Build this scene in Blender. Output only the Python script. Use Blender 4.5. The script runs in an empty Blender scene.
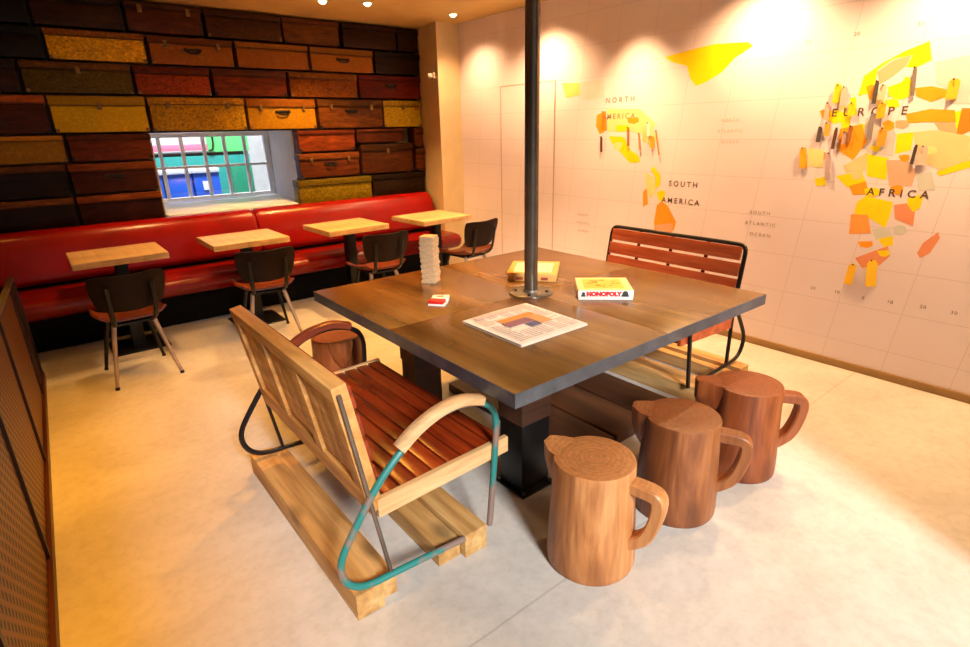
import bpy, bmesh, math, random
from mathutils import Vector, Matrix, Euler
random.seed(7)
SC = bpy.context.scene
COL = SC.collection
PI = math.pi

# ------------------------------------------------------------------ helpers
def lin(c):
    return tuple(((v/255)/12.92 if v/255 <= .04045 else ((v/255+.055)/1.055)**2.4) for v in c) + (1,)

class MB:
    """collects shapes; build() links them as ONE mesh object"""
    def __init__(s): s.bm = bmesh.new()
    def _merge(s, b, M=None, sm=True):
        if sm:
            for f in b.faces: f.smooth = True
        if M is not None: b.transform(M)
        me = bpy.data.meshes.new('t'); b.to_mesh(me); b.free()
        s.bm.from_mesh(me); bpy.data.meshes.remove(me)
    def box(s, x0, x1, y0, y1, z0, z1, bev=0, M=None, seg=2):
        b = bmesh.new()
        v = [b.verts.new((x, y, z)) for z in (z0, z1) for y in (y0, y1) for x in (x0, x1)]
        for f in ((0,2,3,1),(4,5,7,6),(0,1,5,4),(2,6,7,3),(0,4,6,2),(1,3,7,5)): b.faces.new([v[i] for i in f])
        if bev: bmesh.ops.bevel(b, geom=b.edges[:], offset=bev, segments=seg, profile=.6, affect='EDGES')
        b.normal_update()
        for f in b.faces: f.smooth = max(abs(c_) for c_ in f.normal) < .999
        s._merge(b, M, False); return s
    def prism(s, poly, fn, d0, d1, bev=0, M=None):
        """poly of 2-D points, fn(u,v,d)->xyz, extruded from d0 to d1"""
        b = bmesh.new()
        a = [b.verts.new(fn(u, v, d0)) for u, v in poly]; c = [b.verts.new(fn(u, v, d1)) for u, v in poly]
        n = len(poly); b.faces.new(a[::-1]); b.faces.new(c)
        for i in range(n): b.faces.new((a[i], a[(i+1) % n], c[(i+1) % n], c[i]))
        bmesh.ops.recalc_face_normals(b, faces=b.faces[:])
        if bev: bmesh.ops.bevel(b, geom=b.edges[:], offset=bev, segments=2, profile=.6, affect='EDGES')
        s._merge(b, M, False); return s
    def tube(s, pts, r, seg=12, closed=False, sub=0, flat=1.0, M=None):
        P = [Vector(p) for p in pts]
        for _ in range(sub):
            Q = []
            n = len(P); rng = n if closed else n-1
            if not closed: Q.append(P[0])
            for i in range(rng):
                a, c = P[i], P[(i+1) % n]
                if closed or i > 0: Q.append(a*.75+c*.25)
                if closed or i < rng-1: Q.append(a*.25+c*.75)
            if not closed: Q.append(P[-1])
            P = Q
        b = bmesh.new(); n = len(P); rings = []; up = None
        for i in range(n):
            if closed: t = (P[(i+1) % n]-P[i-1]).normalized()
            else: t = (P[min(i+1, n-1)]-P[max(i-1, 0)]).normalized()
            if up is None:
                up = Vector((0, 0, 1)) if abs(t.z) < .9 else Vector((0, 1, 0))
            sd = t.cross(up).normalized(); up = sd.cross(t).normalized()
            rr = r(i/(n-1)) if callable(r) else r
            rings.append([b.verts.new(P[i]+sd*(rr*math.cos(2*PI*k/seg))+up*(rr*flat*math.sin(2*PI*k/seg))) for k in range(seg)])
        for i in range(n if closed else n-1):
            A, B = rings[i], rings[(i+1) % n]
            for k in range(seg): b.faces.new((A[k], A[(k+1) % seg], B[(k+1) % seg], B[k]))
        if not closed: b.faces.new(rings[0][::-1]); b.faces.new(rings[-1])
        bmesh.ops.recalc_face_normals(b, faces=b.faces[:])
        s._merge(b, M); return s
    def sweep(s, pts, prof, M=None):
        """sweep a closed (side, up) profile along pts lying in a vertical plane; side axis is the plane normal"""
        P = [Vector(p) for p in pts]; b = bmesh.new(); rings = []
        nrm = None
        for i in range(len(P)):
            t = (P[min(i+1, len(P)-1)]-P[max(i-1, 0)]).normalized()
            sd = Vector((0, 1, 0)) if nrm is None else nrm
            sd = (sd - t*sd.dot(t)).normalized(); up = sd.cross(t).normalized()
            rings.append([b.verts.new(P[i]+sd*u+up*v) for u, v in prof])
        k = len(prof)
        for A, B in zip(rings, rings[1:]):
            for j in range(k): b.faces.new((A[j], A[(j+1) % k], B[(j+1) % k], B[j]))
        b.faces.new(rings[0][::-1]); b.faces.new(rings[-1])
        bmesh.ops.recalc_face_normals(b, faces=b.faces[:])
        s._merge(b, M); return s
    def lathe(s, prof, seg=40, c=(0, 0), M=None, wob=0):
        b = bmesh.new(); rings = []
        for r, z in prof:
            if r == 0: rings.append([b.verts.new((c[0], c[1], z))]); continue
            rings.append([b.verts.new((c[0]+r*(1+wob*math.sin(3*a+z*4))*math.cos(a), c[1]+r*(1+wob*math.cos(2*a))*math.sin(a), z)) for a in [2*PI*k/seg for k in range(seg)]])
        for A, B in zip(rings, rings[1:]):
            for k in range(seg):
                if len(A) == 1: b.faces.new((A[0], B[k], B[(k+1) % seg]))
                elif len(B) == 1: b.faces.new((A[k], A[(k+1) % seg], B[0]))
                else: b.faces.new((A[k], A[(k+1) % seg], B[(k+1) % seg], B[k]))
        if len(rings[0]) > 1: b.faces.new(rings[0][::-1])
        if len(rings[-1]) > 1: b.faces.new(rings[-1])
        bmesh.ops.recalc_face_normals(b, faces=b.faces[:])
        s._merge(b, M); return s
    def grid(s, fn, nu, nv, thick=0, M=None):
        """surface fn(u,v) on the unit square, thickened along its normals"""
        b = bmesh.new()
        V = [[b.verts.new(fn(i/nu, j/nv)) for j in range(nv+1)] for i in range(nu+1)]
        for i in range(nu):
            for j in range(nv): b.faces.new((V[i][j], V[i+1][j], V[i+1][j+1], V[i][j+1]))
        bmesh.ops.recalc_face_normals(b, faces=b.faces[:])
        if thick:
            b.normal_update()
            bmesh.ops.solidify(b, geom=b.faces[:], thickness=thick)
            bmesh.ops.recalc_face_normals(b, faces=b.faces[:])
        s._merge(b, M); return s
    def build(s, name, mat, parent=None, loc=None, smooth=.6, color=None):
        me = bpy.data.meshes.new(name); s.bm.to_mesh(me); s.bm.free()
        me.materials.append(mat)
        me.set_sharp_from_angle(angle=smooth)
        o = bpy.data.objects.new(name, me); COL.objects.link(o)
        if parent is not None: o.parent = parent
        if loc is not None: o.location = loc
        if color: o.color = lin(color)
        return o

def tag(o, label=None, cat=None, group=None, kind=None):
    if label: o['label'] = label
    if cat: o['category'] = cat
    if group: o['group'] = group
    if kind: o['kind'] = kind
    return o
def thing(name, label, cat, loc=(0, 0, 0), rz=0, group=None):
    o = bpy.data.objects.new(name, None); COL.objects.link(o)
    o.empty_display_size = .1; o.location = loc; o.rotation_euler = (0, 0, rz)
    return tag(o, label, cat, group)
def dup(root, loc, rz, label):
    def cp(o, par):
        c = o.copy(); COL.objects.link(c)
        if par is not None: c.parent = par
        for ch in list(o.children): cp(ch, c)
        return c
    r = cp(root, None); r.location = loc; r.rotation_euler = (0, 0, rz); r['label'] = label
    return r
def struct(o): o['kind'] = 'structure'; return o

# ------------------------------------------------------------------ materials
def newmat(name):
    m = bpy.data.materials.new(name); m.use_nodes = True
    nt = m.node_tree; nt.nodes.clear()
    out = nt.nodes.new('ShaderNodeOutputMaterial'); p = nt.nodes.new('ShaderNodeBsdfPrincipled')
    nt.links.new(p.outputs[0], out.inputs[0])
    return m, nt, p
def N(nt, t, **kw):
    n = nt.nodes.new(t)
    for k, v in kw.items():
        if k in n.inputs.keys(): n.inputs[k].default_value = v
        else: setattr(n, k, v)
    return n
def ramp(nt, fac, stops):
    r = nt.nodes.new('ShaderNodeValToRGB'); e = r.color_ramp.elements
    while len(e) < len(stops): e.new(.5)
    for el, (p, c) in zip(e, stops): el.position = p; el.color = c
    nt.links.new(fac, r.inputs[0]); return r
def coords(nt, scale=(1, 1, 1), rot=(0, 0, 0)):
    tc = nt.nodes.new('ShaderNodeTexCoord'); mp = nt.nodes.new('ShaderNodeMapping')
    mp.inputs['Scale'].default_value = scale; mp.inputs['Rotation'].default_value = rot
    nt.links.new(tc.outputs['Object'], mp.inputs[0]); return mp.outputs[0]
def bump(nt, p, h, strength=.2, dist=.01):
    b = N(nt, 'ShaderNodeBump', Strength=strength, Distance=dist)
    nt.links.new(h, b.inputs['Height']); nt.links.new(b.outputs[0], p.inputs['Normal'])
def mixc(nt, fac, a, b, mode='MIX'):
    m = nt.nodes.new('ShaderNodeMix'); m.data_type = 'RGBA'; m.blend_type = mode
    for idx, v in ((0, fac), (6, a), (7, b)):
        if hasattr(v, 'is_linked') or hasattr(v, 'links'): nt.links.new(v, m.inputs[idx])
        else: m.inputs[idx].default_value = v
    return m.outputs[2]

def paint(name, c, rough=.5, metal=0, var=.06, scale=6, spec=.5, bmp=0):
    m, nt, p = newmat(name)
    v = coords(nt); n = N(nt, 'ShaderNodeTexNoise', Scale=scale, Detail=5.0); nt.links.new(v, n.inputs['Vector'])
    L = lin(c); a = tuple(max(0, x*(1-var*2)) for x in L[:3])+(1,); b = tuple(min(1, x*(1+var*2)) for x in L[:3])+(1,)
    r = ramp(nt, n.outputs[0], [(.3, a), (.7, b)])
    nt.links.new(r.outputs[0], p.inputs['Base Color'])
    p.inputs['Roughness'].default_value = rough; p.inputs['Metallic'].default_value = metal
    p.inputs['Specular IOR Level'].default_value = spec
    if bmp: bump(nt, p, n.outputs[0], bmp)
    return m
def wood(name, dark, mid, light, axis='y', scale=1.0, rough=.45, knots=0, bmp=.15, spec=.5):
    m, nt, p = newmat(name)
    s = {'x': (1.2, 14, 14), 'y': (14, 1.2, 14), 'z': (14, 14, 1.2)}[axis]
    v = coords(nt, tuple(a*scale for a in s))
    n1 = N(nt, 'ShaderNodeTexNoise', Scale=1.0, Detail=6.0, Distortion=.8); nt.links.new(v, n1.inputs['Vector'])
    v2 = coords(nt, tuple(a*scale*5 for a in s))
    n2 = N(nt, 'ShaderNodeTexNoise', Scale=1.0, Detail=3.0); nt.links.new(v2, n2.inputs['Vector'])
    r = ramp(nt, n1.outputs[0], [(.28, lin(dark)), (.5, lin(mid)), (.72, lin(light))])
    g = ramp(nt, n2.outputs[0], [(.35, (.62, .6, .58, 1)), (.6, (1, 1, 1, 1))])
    c = mixc(nt, .55, r.outputs[0], g.outputs[0], 'MULTIPLY')
    if knots:
        v3 = coords(nt, tuple(4.5 if a > 2 else 2.2 for a in s))
        vo = N(nt, 'ShaderNodeTexVoronoi', Scale=1.0); nt.links.new(v3, vo.inputs['Vector'])
        k = ramp(nt, vo.outputs['Distance'], [(.07, (1, 1, 1, 1)), (.2, (0, 0, 0, 1))])
        kk = N(nt, 'ShaderNodeMath', operation='MULTIPLY'); nt.links.new(k.outputs[0], kk.inputs[0]); kk.inputs[1].default_value = knots
        c = mixc(nt, kk.outputs[0], c, lin(tuple(x*.45 for x in dark)))
    nt.links.new(c, p.inputs['Base Color'])
    p.inputs['Roughness'].default_value = rough; p.inputs['Specular IOR Level'].default_value = spec
    bump(nt, p, n2.outputs[0], bmp, .004)
    return m

M = {}
# concrete floor with cloudy mottling, worn specks and sawn joints
m, nt, p = newmat('polished_concrete'); M['floor'] = m
v = coords(nt)
n1 = N(nt, 'ShaderNodeTexNoise', Scale=1.3, Detail=8.0, Roughness=.62, Distortion=.4); nt.links.new(v, n1.inputs['Vector'])
n2 = N(nt, 'ShaderNodeTexNoise', Scale=22.0, Detail=6.0, Roughness=.7); nt.links.new(v, n2.inputs['Vector'])
r1 = ramp(nt, n1.outputs[0], [(.3, lin((172, 166, 158))), (.55, lin((196, 191, 184))), (.75, lin((210, 206, 200)))])
r2 = ramp(nt, n2.outputs[0], [(.3, (.82, .8, .78, 1)), (.55, (1, 1, 1, 1))])
c = mixc(nt, .7, r1.outputs[0], r2.outputs[0], 'MULTIPLY')
sx = N(nt, 'ShaderNodeSeparateXYZ'); nt.links.new(v, sx.inputs[0])
a1 = N(nt, 'ShaderNodeMath', operation='ADD'); nt.links.new(sx.outputs['Y'], a1.inputs[0])
sm = N(nt, 'ShaderNodeMath', operation='MULTIPLY'); nt.links.new(n2.outputs[0], sm.inputs[0]); sm.inputs[1].default_value = .012
nt.links.new(sm.outputs[0], a1.inputs[1])
d1 = N(nt, 'ShaderNodeMath', operation='SUBTRACT'); nt.links.new(a1.outputs[0], d1.inputs[0]); d1.inputs[1].default_value = 1.115
ab = N(nt, 'ShaderNodeMath', operation='ABSOLUTE'); nt.links.new(d1.outputs[0], ab.inputs[0])
jr = ramp(nt, ab.outputs[0], [(.0, (.72, .7, .68, 1)), (.006, (1, 1, 1, 1))])
c = mixc(nt, 1.0, c, jr.outputs[0], 'MULTIPLY')
nt.links.new(c, p.inputs['Base Color'])
rr = ramp(nt, n1.outputs[0], [(.3, (.55, .55, .55, 1)), (.7, (.4, .4, .4, 1))]); nt.links.new(rr.outputs[0], p.inputs['Roughness'])
bump(nt, p, n2.outputs[0], .06, .004)

M['ceiling'] = paint('ceiling_paint', (205, 176, 110), .75, var=.03)
M['column'] = paint('column_plaster', (212, 190, 150), .7, var=.03)
M['plaster'] = paint('dark_plaster', (96, 84, 74), .8)
M['reveal'] = paint('white_reveal', (205, 208, 214), .6, var=.02)
M['skirting'] = paint('skirting_paint', (158, 122, 74), .5, var=.04)
M['white_frame'] = paint('white_window_paint', (240, 240, 242), .4, var=.02)
# map wall: pale laminate printed with a faint graticule
m, nt, p = newmat('map_laminate'); M['mapwall'] = m
v = coords(nt); sx = N(nt, 'ShaderNodeSeparateXYZ'); nt.links.new(v, sx.inputs[0])
n1 = N(nt, 'ShaderNodeTexNoise', Scale=.9, Detail=3.0); nt.links.new(v, n1.inputs['Vector'])
base = ramp(nt, n1.outputs[0], [(.35, lin((228, 214, 224))), (.65, lin((236, 224, 234)))])
def gridline(sock, period, off, width, skew=None):
    a = N(nt, 'ShaderNodeMath', operation='ADD'); nt.links.new(sock, a.inputs[0]); a.inputs[1].default_value = off
    s_ = a.outputs[0]
    if skew is not None:
        k = N(nt, 'ShaderNodeMath', operation='MULTIPLY_ADD'); nt.links.new(skew[0], k.inputs[0]); k.inputs[1].default_value = skew[1]; nt.links.new(s_, k.inputs[2]); s_ = k.outputs[0]
    q = N(nt, 'ShaderNodeMath', operation='PINGPONG'); nt.links.new(s_, q.inputs[0]); q.inputs[1].default_value = period/2
    l = N(nt, 'ShaderNodeMath', operation='LESS_THAN'); nt.links.new(q.outputs[0], l.inputs[0]); l.inputs[1].default_value = width
    return l.outputs[0]
g1 = gridline(sx.outputs['Z'], .26, .07, .0022); g2 = gridline(sx.outputs['Y'], .36, .1, .0022, (sx.outputs['Z'], .1))
mx = N(nt, 'ShaderNodeMath', operation='MAXIMUM'); nt.links.new(g1, mx.inputs[0]); nt.links.new(g2, mx.inputs[1])
ml = N(nt, 'ShaderNodeMath', operation='MULTIPLY'); nt.links.new(mx.outputs[0], ml.inputs[0]); ml.inputs[1].default_value = .3
nt.links.new(mixc(nt, ml.outputs[0], base.outputs[0], lin((165, 145, 140))), p.inputs['Base Color'])
p.inputs['Roughness'].default_value = .42

# suitcases take their colour from the object
def casemat(name, mott, rough, metal, streak=False, dirt=.5):
    m, nt, p = newmat(name)
    oi = nt.nodes.new('ShaderNodeObjectInfo')
    v = coords(nt, (4, 4, 18) if streak else (26, 26, 34))
    vv = N(nt, 'ShaderNodeVectorMath', operation='ADD'); nt.links.new(v, vv.inputs[0])
    cb = N(nt, 'ShaderNodeCombineXYZ'); rm = N(nt, 'ShaderNodeMath', operation='MULTIPLY'); nt.links.new(oi.outputs['Random'], rm.inputs[0]); rm.inputs[1].default_value = 40
    for k in range(3): nt.links.new(rm.outputs[0], cb.inputs[k])
    nt.links.new(cb.outputs[0], vv.inputs[1])
    n = N(nt, 'ShaderNodeTexNoise', Scale=1.6, Detail=8.0, Roughness=.7, Distortion=.6); nt.links.new(vv.outputs[0], n.inputs['Vector'])
    r = ramp(nt, n.outputs[0], [(.34, (1-mott, 1-mott*1.05, 1-mott*1.1, 1)), (.5, (.86, .83, .78, 1)), (.68, (1.1+mott*.7, 1.1+mott*.64, 1.1+mott*.45, 1))])
    c = mixc(nt, 1.0, oi.outputs['Color'], r.outputs[0], 'MULTIPLY')
    nt.links.new(c, p.inputs['Base Color'])
    p.inputs['Roughness'].default_value = rough; p.inputs['Metallic'].default_value = metal
    p.inputs['Specular IOR Level'].default_value = .13
    bump(nt, p, n.outputs[0], .35, .008)
    return m
M['c_leather'] = casemat('worn_leather_case', .55, .38, 0, True)
M['c_mott'] = casemat('mottled_tin_case', .62, .34, .25)
M['c_plain'] = casemat('painted_tin_case', .2, .4, .1)
M['brass'] = paint('aged_brass', (120, 92, 50), .35, .8, .2, 20)
M['darkiron'] = paint('dark_iron', (34, 30, 28), .4, .6, .15, 20)

M['red'] = paint('red_leatherette', (140, 9, 3), .27, var=.07, scale=4, spec=.4, bmp=.05)
M['reddark'] = paint('red_leatherette_seat', (122, 8, 3), .25, var=.07, scale=4, spec=.45, bmp=.05)
M['blackbase'] = paint('black_plinth', (9, 7, 6), .6, spec=.1)
M['steelblack'] = paint('black_steel', (22, 21, 22), .35, .5, .1, 12)
M['steelblue'] = paint('blued_steel_edge', (92, 96, 104), .32, .5, .15, 10)
M['pipe'] = paint('raw_steel_pipe', (104, 92, 78), .26, .6, .12, 9)
M['railsteel'] = paint('grey_steel_rail', (120, 116, 110), .35, .8, .15, 10)
M['teal'] = None
m, nt, p = newmat('worn_teal_paint'); M['teal'] = m
v = coords(nt); n = N(nt, 'ShaderNodeTexNoise', Scale=7.0, Detail=4.0); nt.links.new(v, n.inputs['Vector'])
r = ramp(nt, n.outputs[0], [(.50, lin((34, 118, 114))), (.56, lin((128, 106, 96)))]); nt.links.new(r.outputs[0], p.inputs['Base Color']); p.inputs['Roughness'].default_value = .4
M['tube'] = paint('black_tube', (26, 22, 22), .35, .3)
M['strutsteel'] = paint('worn_steel_rod', (120, 104, 92), .4, .6, .15)

M['table'] = wood('brown_table_sheet', (82, 54, 22), (110, 75, 33), (138, 98, 48), 'y', .35, .24, bmp=.02, spec=.75)
M['legwood'] = wood('dark_leg_timber', (40, 20, 10), (66, 36, 18), (88, 50, 26), 'x', .7, .5)
M['legwood_y'] = wood('dark_shade_plank', (40, 20, 10), (66, 36, 18), (88, 50, 26), 'y', .7, .5)
M['butcher'] = wood('pale_block_top', (204, 164, 112), (222, 186, 136), (234, 204, 160), 'x', 1.1, .4, bmp=.05)
M['pine'] = wood('knotty_pine', (166, 106, 44), (202, 142, 72), (222, 170, 104), 'y', .8, .5, knots=.7)
M['pinex'] = wood('pine_end_board', (190, 142, 92), (216, 172, 118), (230, 194, 146), 'x', .8, .5, knots=.3)
M['runner'] = wood('weathered_runner_timber', (150, 106, 52), (188, 142, 82), (208, 170, 112), 'y', .7, .6, knots=.6)
M['redslat'] = wood('red_brown_slat', (88, 26, 8), (132, 44, 14), (168, 66, 24), 'y', .8, .25, bmp=.05)
M['redslatz'] = wood('red_brown_board', (138, 56, 24), (178, 82, 42), (202, 112, 70), 'y', .8, .3, bmp=.05)
M['armpale'] = wood('pale_arm_wood', (186, 142, 94), (214, 170, 120), (228, 190, 144), 'x', .9, .45)
M['armred'] = wood('red_brown_arm_wood', (92, 36, 18), (128, 54, 28), (156, 74, 40), 'x', .9, .4)
M['ply'] = wood('brown_bent_ply', (66, 28, 12), (104, 48, 22), (132, 68, 34), 'x', .9, .32, bmp=.05)
M['backhide'] = paint('dark_brown_hide', (26, 13, 10), .5, var=.15, spec=.14, scale=14, bmp=.1)
M['legmetal'] = paint('worn_beige_leg', (150, 128, 108), .4, .3, .15)
M['jenga'] = wood('pale_block_wood', (214, 178, 132), (232, 200, 156), (240, 214, 174), 'x', 3, .5, bmp=.03)
# screen mesh
m, nt, p = newmat('expanded_mesh'); M['mesh'] = m
v = coords(nt, (1, 1, 1), (PI/4, 0, 0)); w = N(nt, 'ShaderNodeTexWave', wave_type='BANDS', bands_direction='Z', Scale=8.0, Distortion=.4); nt.links.new(v, w.inputs['Vector'])
w2 = N(nt, 'ShaderNodeTexWave', wave_type='BANDS', bands_direction='Y', Scale=8.0, Distortion=.4); nt.links.new(v, w2.inputs['Vector'])
mm = N(nt, 'ShaderNodeMath', operation='MAXIMUM'); nt.links.new(w.outputs[1], mm.inputs[0]); nt.links.new(w2.outputs[1], mm.inputs[1])
r = ramp(nt, mm.outputs[0], [(.45, lin((44, 24, 8))), (.8, lin((136, 86, 38)))]); nt.links.new(r.outputs[0], p.inputs['Base Color'])
p.inputs['Roughness'].default_value = .5; p.inputs['Metallic'].default_value = .2; bump(nt, p, mm.outputs[0], .4, .006)
M['screenframe'] = paint('dark_brown_frame', (48, 26, 16), .45, .2)
M['darkteal'] = paint('dark_teal_panel', (16, 44, 42), .5)
M['kick'] = paint('dark_red_kick', (66, 22, 16), .45)
# mug wood: upright grain, growth rings on the seat
def mugwood(name, dark, mid, light):
    m, nt, p = newmat(name)
    v = coords(nt, (11, 11, 1.3)); n1 = N(nt, 'ShaderNodeTexNoise', Scale=1.0, Detail=7.0, Distortion=1.2); nt.links.new(v, n1.inputs['Vector'])
    v2 = coords(nt, (50, 50, 5)); n2 = N(nt, 'ShaderNodeTexNoise', Scale=1.0, Detail=3.0); nt.links.new(v2, n2.inputs['Vector'])
    v3 = coords(nt, (1, 1, .2)); wv = N(nt, 'ShaderNodeTexWave', wave_type='RINGS', rings_direction='Z', Scale=16.0, Distortion=5.0, Detail=3.0); wv.inputs['Detail Scale'].default_value = 2.0; nt.links.new(v3, wv.inputs['Vector'])
    r = ramp(nt, n1.outputs[0], [(.3, lin(dark)), (.5, lin(mid)), (.7, lin(light))])
    r3 = ramp(nt, wv.outputs[1], [(.0, lin(tuple(a*.88 for a in mid))), (1., lin(tuple(a*.98 for a in mid)))])
    ge = nt.nodes.new('ShaderNodeNewGeometry'); sz = N(nt, 'ShaderNodeSeparateXYZ'); nt.links.new(ge.outputs['Normal'], sz.inputs[0])
    st = ramp(nt, sz.outputs['Z'], [(.8, (0, 0, 0, 1)), (.95, (1, 1, 1, 1))])
    c = mixc(nt, st.outputs[0], r.outputs[0], r3.outputs[0])
    g = ramp(nt, n2.outputs[0], [(.35, (.6, .56, .52, 1)), (.6, (1, 1, 1, 1))]); c = mixc(nt, .5, c, g.outputs[0], 'MULTIPLY')
    nt.links.new(c, p.inputs['Base Color']); p.inputs['Roughness'].default_value = .42; bump(nt, p, n1.outputs[0], .2, .006)
    return m
M['mugA'] = mugwood('honey_carved_wood', (134, 78, 36), (180, 116, 64), (208, 146, 90))
M['mugB'] = mugwood('walnut_carved_wood', (92, 48, 22), (134, 76, 38), (164, 102, 58))
M['mugC'] = mugwood('reddish_carved_wood', (98, 44, 18), (138, 70, 32), (162, 90, 46))

def flat(name, c, rough=.6): return paint(name, c, rough, var=.03, scale=9)
_fc = {}
def fcol(c, rough=.6):
    if c not in _fc: _fc[c] = flat('colour_%s' % '_'.join(map(str, c)), c, rough)
    return _fc[c]
def emis(name, c, s):
    m, nt, p = newmat(name); p.inputs['Emission Color'].default_value = c; p.inputs['Emission Strength'].default_value = s
    p.inputs['Base Color'].default_value = (.8, .8, .8, 1); return m
m, nt, p = newmat('window_glass'); M['glass'] = m
nt.nodes.remove(p); gl = N(nt, 'ShaderNodeBsdfGlossy', Roughness=.02); tr = nt.nodes.new('ShaderNodeBsdfTransparent'); mxs = nt.nodes.new('ShaderNodeMixShader'); mxs.inputs[0].default_value = .06
nt.links.new(tr.outputs[0], mxs.inputs[1]); nt.links.new(gl.outputs[0], mxs.inputs[2]); nt.links.new(mxs.outputs[0], nt.nodes['Material Output'].inputs[0])

# ------------------------------------------------------------------ camera (calibrated)
fw = Vector((0.58537696, 0.73968352, -0.33196703)); rt = Vector((0.77927732, -0.62631385, -0.02139684)); up = Vector((0.22374243, 0.24616916, 0.94304829))
cam = bpy.data.cameras.new('camera'); cam.sensor_width = 36; cam.lens = 552.158/970*36; cam.clip_start = .05
co = bpy.data.objects.new('camera', cam); COL.objects.link(co)
mw = Matrix.Identity(4)
for i in range(3): mw[i][0], mw[i][1], mw[i][2] = rt[i], up[i], -fw[i]
mw.translation = Vector((0, 0, 1.6)); co.matrix_world = mw; SC.camera = co

# ------------------------------------------------------------------ room shell
H = 2.70; W = 4.065; XL = -2.4; YB = 6.12; YF = -.3
struct(MB().box(XL-.2, W+.2, YF-.2, 7.2, -.1, 0).build('floor', M['floor']))
struct(MB().box(XL-.2, W+.2, YF-.2, 7.2, H, H+.1).build('ceiling', M['ceiling']))
struct(MB().box(W, W+.15, YF-.2, 7.2, 0, H).build('wall_right', M['mapwall']))
struct(MB().box(XL-.15, XL, YF-.2, 7.2, 0, H).build('wall_left', M['plaster']))
WX0, WX1, WZ0, WZ1 = .95, 2.36, .87, 1.645
b = MB()
b.box(XL, WX0, YB, 7.15, 0, H).box(WX1, W, YB, 7.15, 0, H).box(WX0, WX1, YB, 7.15, 0, WZ0).box(WX0, WX1, YB, 7.15, WZ1, H)
struct(b.build('wall_back', M['plaster']))
# white plaster lining of the window recess and its sill
b = MB(); b.prism([(WX1-.001, YB-.02), (2.275, YB-.02), (2.348, 7.06), (WX1-.001, 7.06)], lambda u, v, d: (u, v, d), WZ0+.03, WZ1-.001).box(WX0+.001, WX0+.012, YB+.002, 7.06, WZ0+.03, WZ1-.001).box(WX0+.013, WX1-.013, YB+.002, 7.06, WZ1-.012, WZ1-.001)
struct(b.build('trim_1', M['reveal']))
struct(MB().box(WX0+.001, WX1-.001, 6.125, 7.06, WZ0+.001, WZ0+.029, .004).build('trim_2', M['white_frame']))
# front wall behind the camera with a wide open doorway
DX0, DX1 = -.13, 2.25
b = MB(); b.box(XL, DX0, YF-.2, YF, 0, H).box(DX1, W, YF-.2, YF, 0, H).box(DX0, DX1, YF-.2, YF, 2.62, H)
struct(b.build('wall_front', M['plaster']))
# plastered pier in the corner
b = MB(); b.prism([(3.765, 5.49), (W-.001, 5.49), (W-.001, YB-.002), (3.865, YB-.002)], lambda u, v, d: (u, v, d), 0, H-.001)
struct(b.build('wall_pier', M['column']))
struct(MB().box(W-.014, W-.001, YF+.01, 5.485, 0.001, .052, .003).build('baseboard_right', M['skirting']))
# flush door in the map wall
dr = struct(MB().box(W-.006, W-.0005, 3.99, 4.772, .055, 2.012).build('door_1', M['mapwall']))
b = MB()
b.box(W-.0075, W-.0005, 4.774, 4.781, .055, 2.02).box(W-.0075, W-.0005, 3.98, 3.987, .055, 2.02).box(W-.0075, W-.0005, 3.987, 4.774, 2.013, 2.02)
b.build('door_gap', fcol((186, 160, 146)), dr)
# ledge behind the banquette that carries the cases
struct(MB().box(XL+.01, 3.79, 5.9, YB-.003, 0, .874).build('trim_3', M['blackbase']))
struct(MB().box(.945, 2.195, 5.95, 6.124, .875, .899, .003).build('trim_5', M['white_frame']))
struct(MB().box(WX0, 2.62, 5.985, YB-.002, 1.632, 1.644).build('trim_4', M['darkiron']))

# window
wn = struct(MB().box(WX0+.013, WX0+.05, 7.065, 7.12, WZ0+.03, WZ1-.013, .004).build('window_1', M['white_frame']))
fx0, fx1 = WX0+.013, WX1-.013
b = MB(); b.box(fx0, fx1, 7.066, 7.119, WZ0+.031, .945, .004).box(fx0, fx1, 7.066, 7.119, 1.585, WZ1-.013, .004).box(2.285, fx1, 7.066, 7.119, .94, 1.59, .004)
b.box(fx0, 2.29, 7.075, 7.11, 1.253, 1.283, .004)
for k in range(1, 6):
    x = 2.2865-.2225*k; b.box(x-.018, x+.018, 7.078, 7.108, .94, 1.59, .004)
b.build('window_frame', M['white_frame'], wn)
for k in range(6):
    for z0, z1 in ((.945, 1.253), (1.283, 1.585)):
        x1 = 2.2725-.2225*k; x0 = x1-.1945
        MB().box(max(x0, WX0+.05), x1, 7.09, 7.094, z0, z1).build('pane', M['glass'], wn)

# ------------------------------------------------------------------ street outside the window
struct(MB().box(-4, 9, 7.2, 13, -.12, -.02).build('ground_street', fcol((150, 150, 152))))
struct(MB().box(-4, 9, 12.2, 12.5, -.02, 5).build('wall_street', fcol((206, 206, 208))))
st = thing('market_stall', 'teal and green market stall seen through the small window', 'stall', (2.2, 9.5, -.02))
b = MB().box(-.95, .62, 0, .9, 0, 1.33, .01); b.build('counter_body', fcol((24, 140, 134)), st)
MB().box(.02, .62, -.03, -.001, 1.38, 2.3, .005).build('sign_board', fcol((96, 206, 120)), st)
MB().box(.3, .62, -.04, -.002, .3, 1.2, .01).build('door', fcol((16, 128, 96)), st)
MB().box(-.95, .02, -.02, 0, 1.41, 1.5, .005).build('awning_rail', fcol((226, 110, 140)), st)
MB().box(-.95, .62, .05, .85, 1.335, 1.375, .005).build('counter_top', fcol((40, 42, 46)), st)
MB().box(-.95, .02, .86, .9, 1.38, 2.3).build('back_panel', fcol((186, 190, 194)), st)
MB().tube([(.02, -.05, 1.40), (.08, -.05, 1.42), (.1, -.05, 1.5), (.1, -.05, 1.7)], .012).build('hook_pipe', M['darkiron'], st)
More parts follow.
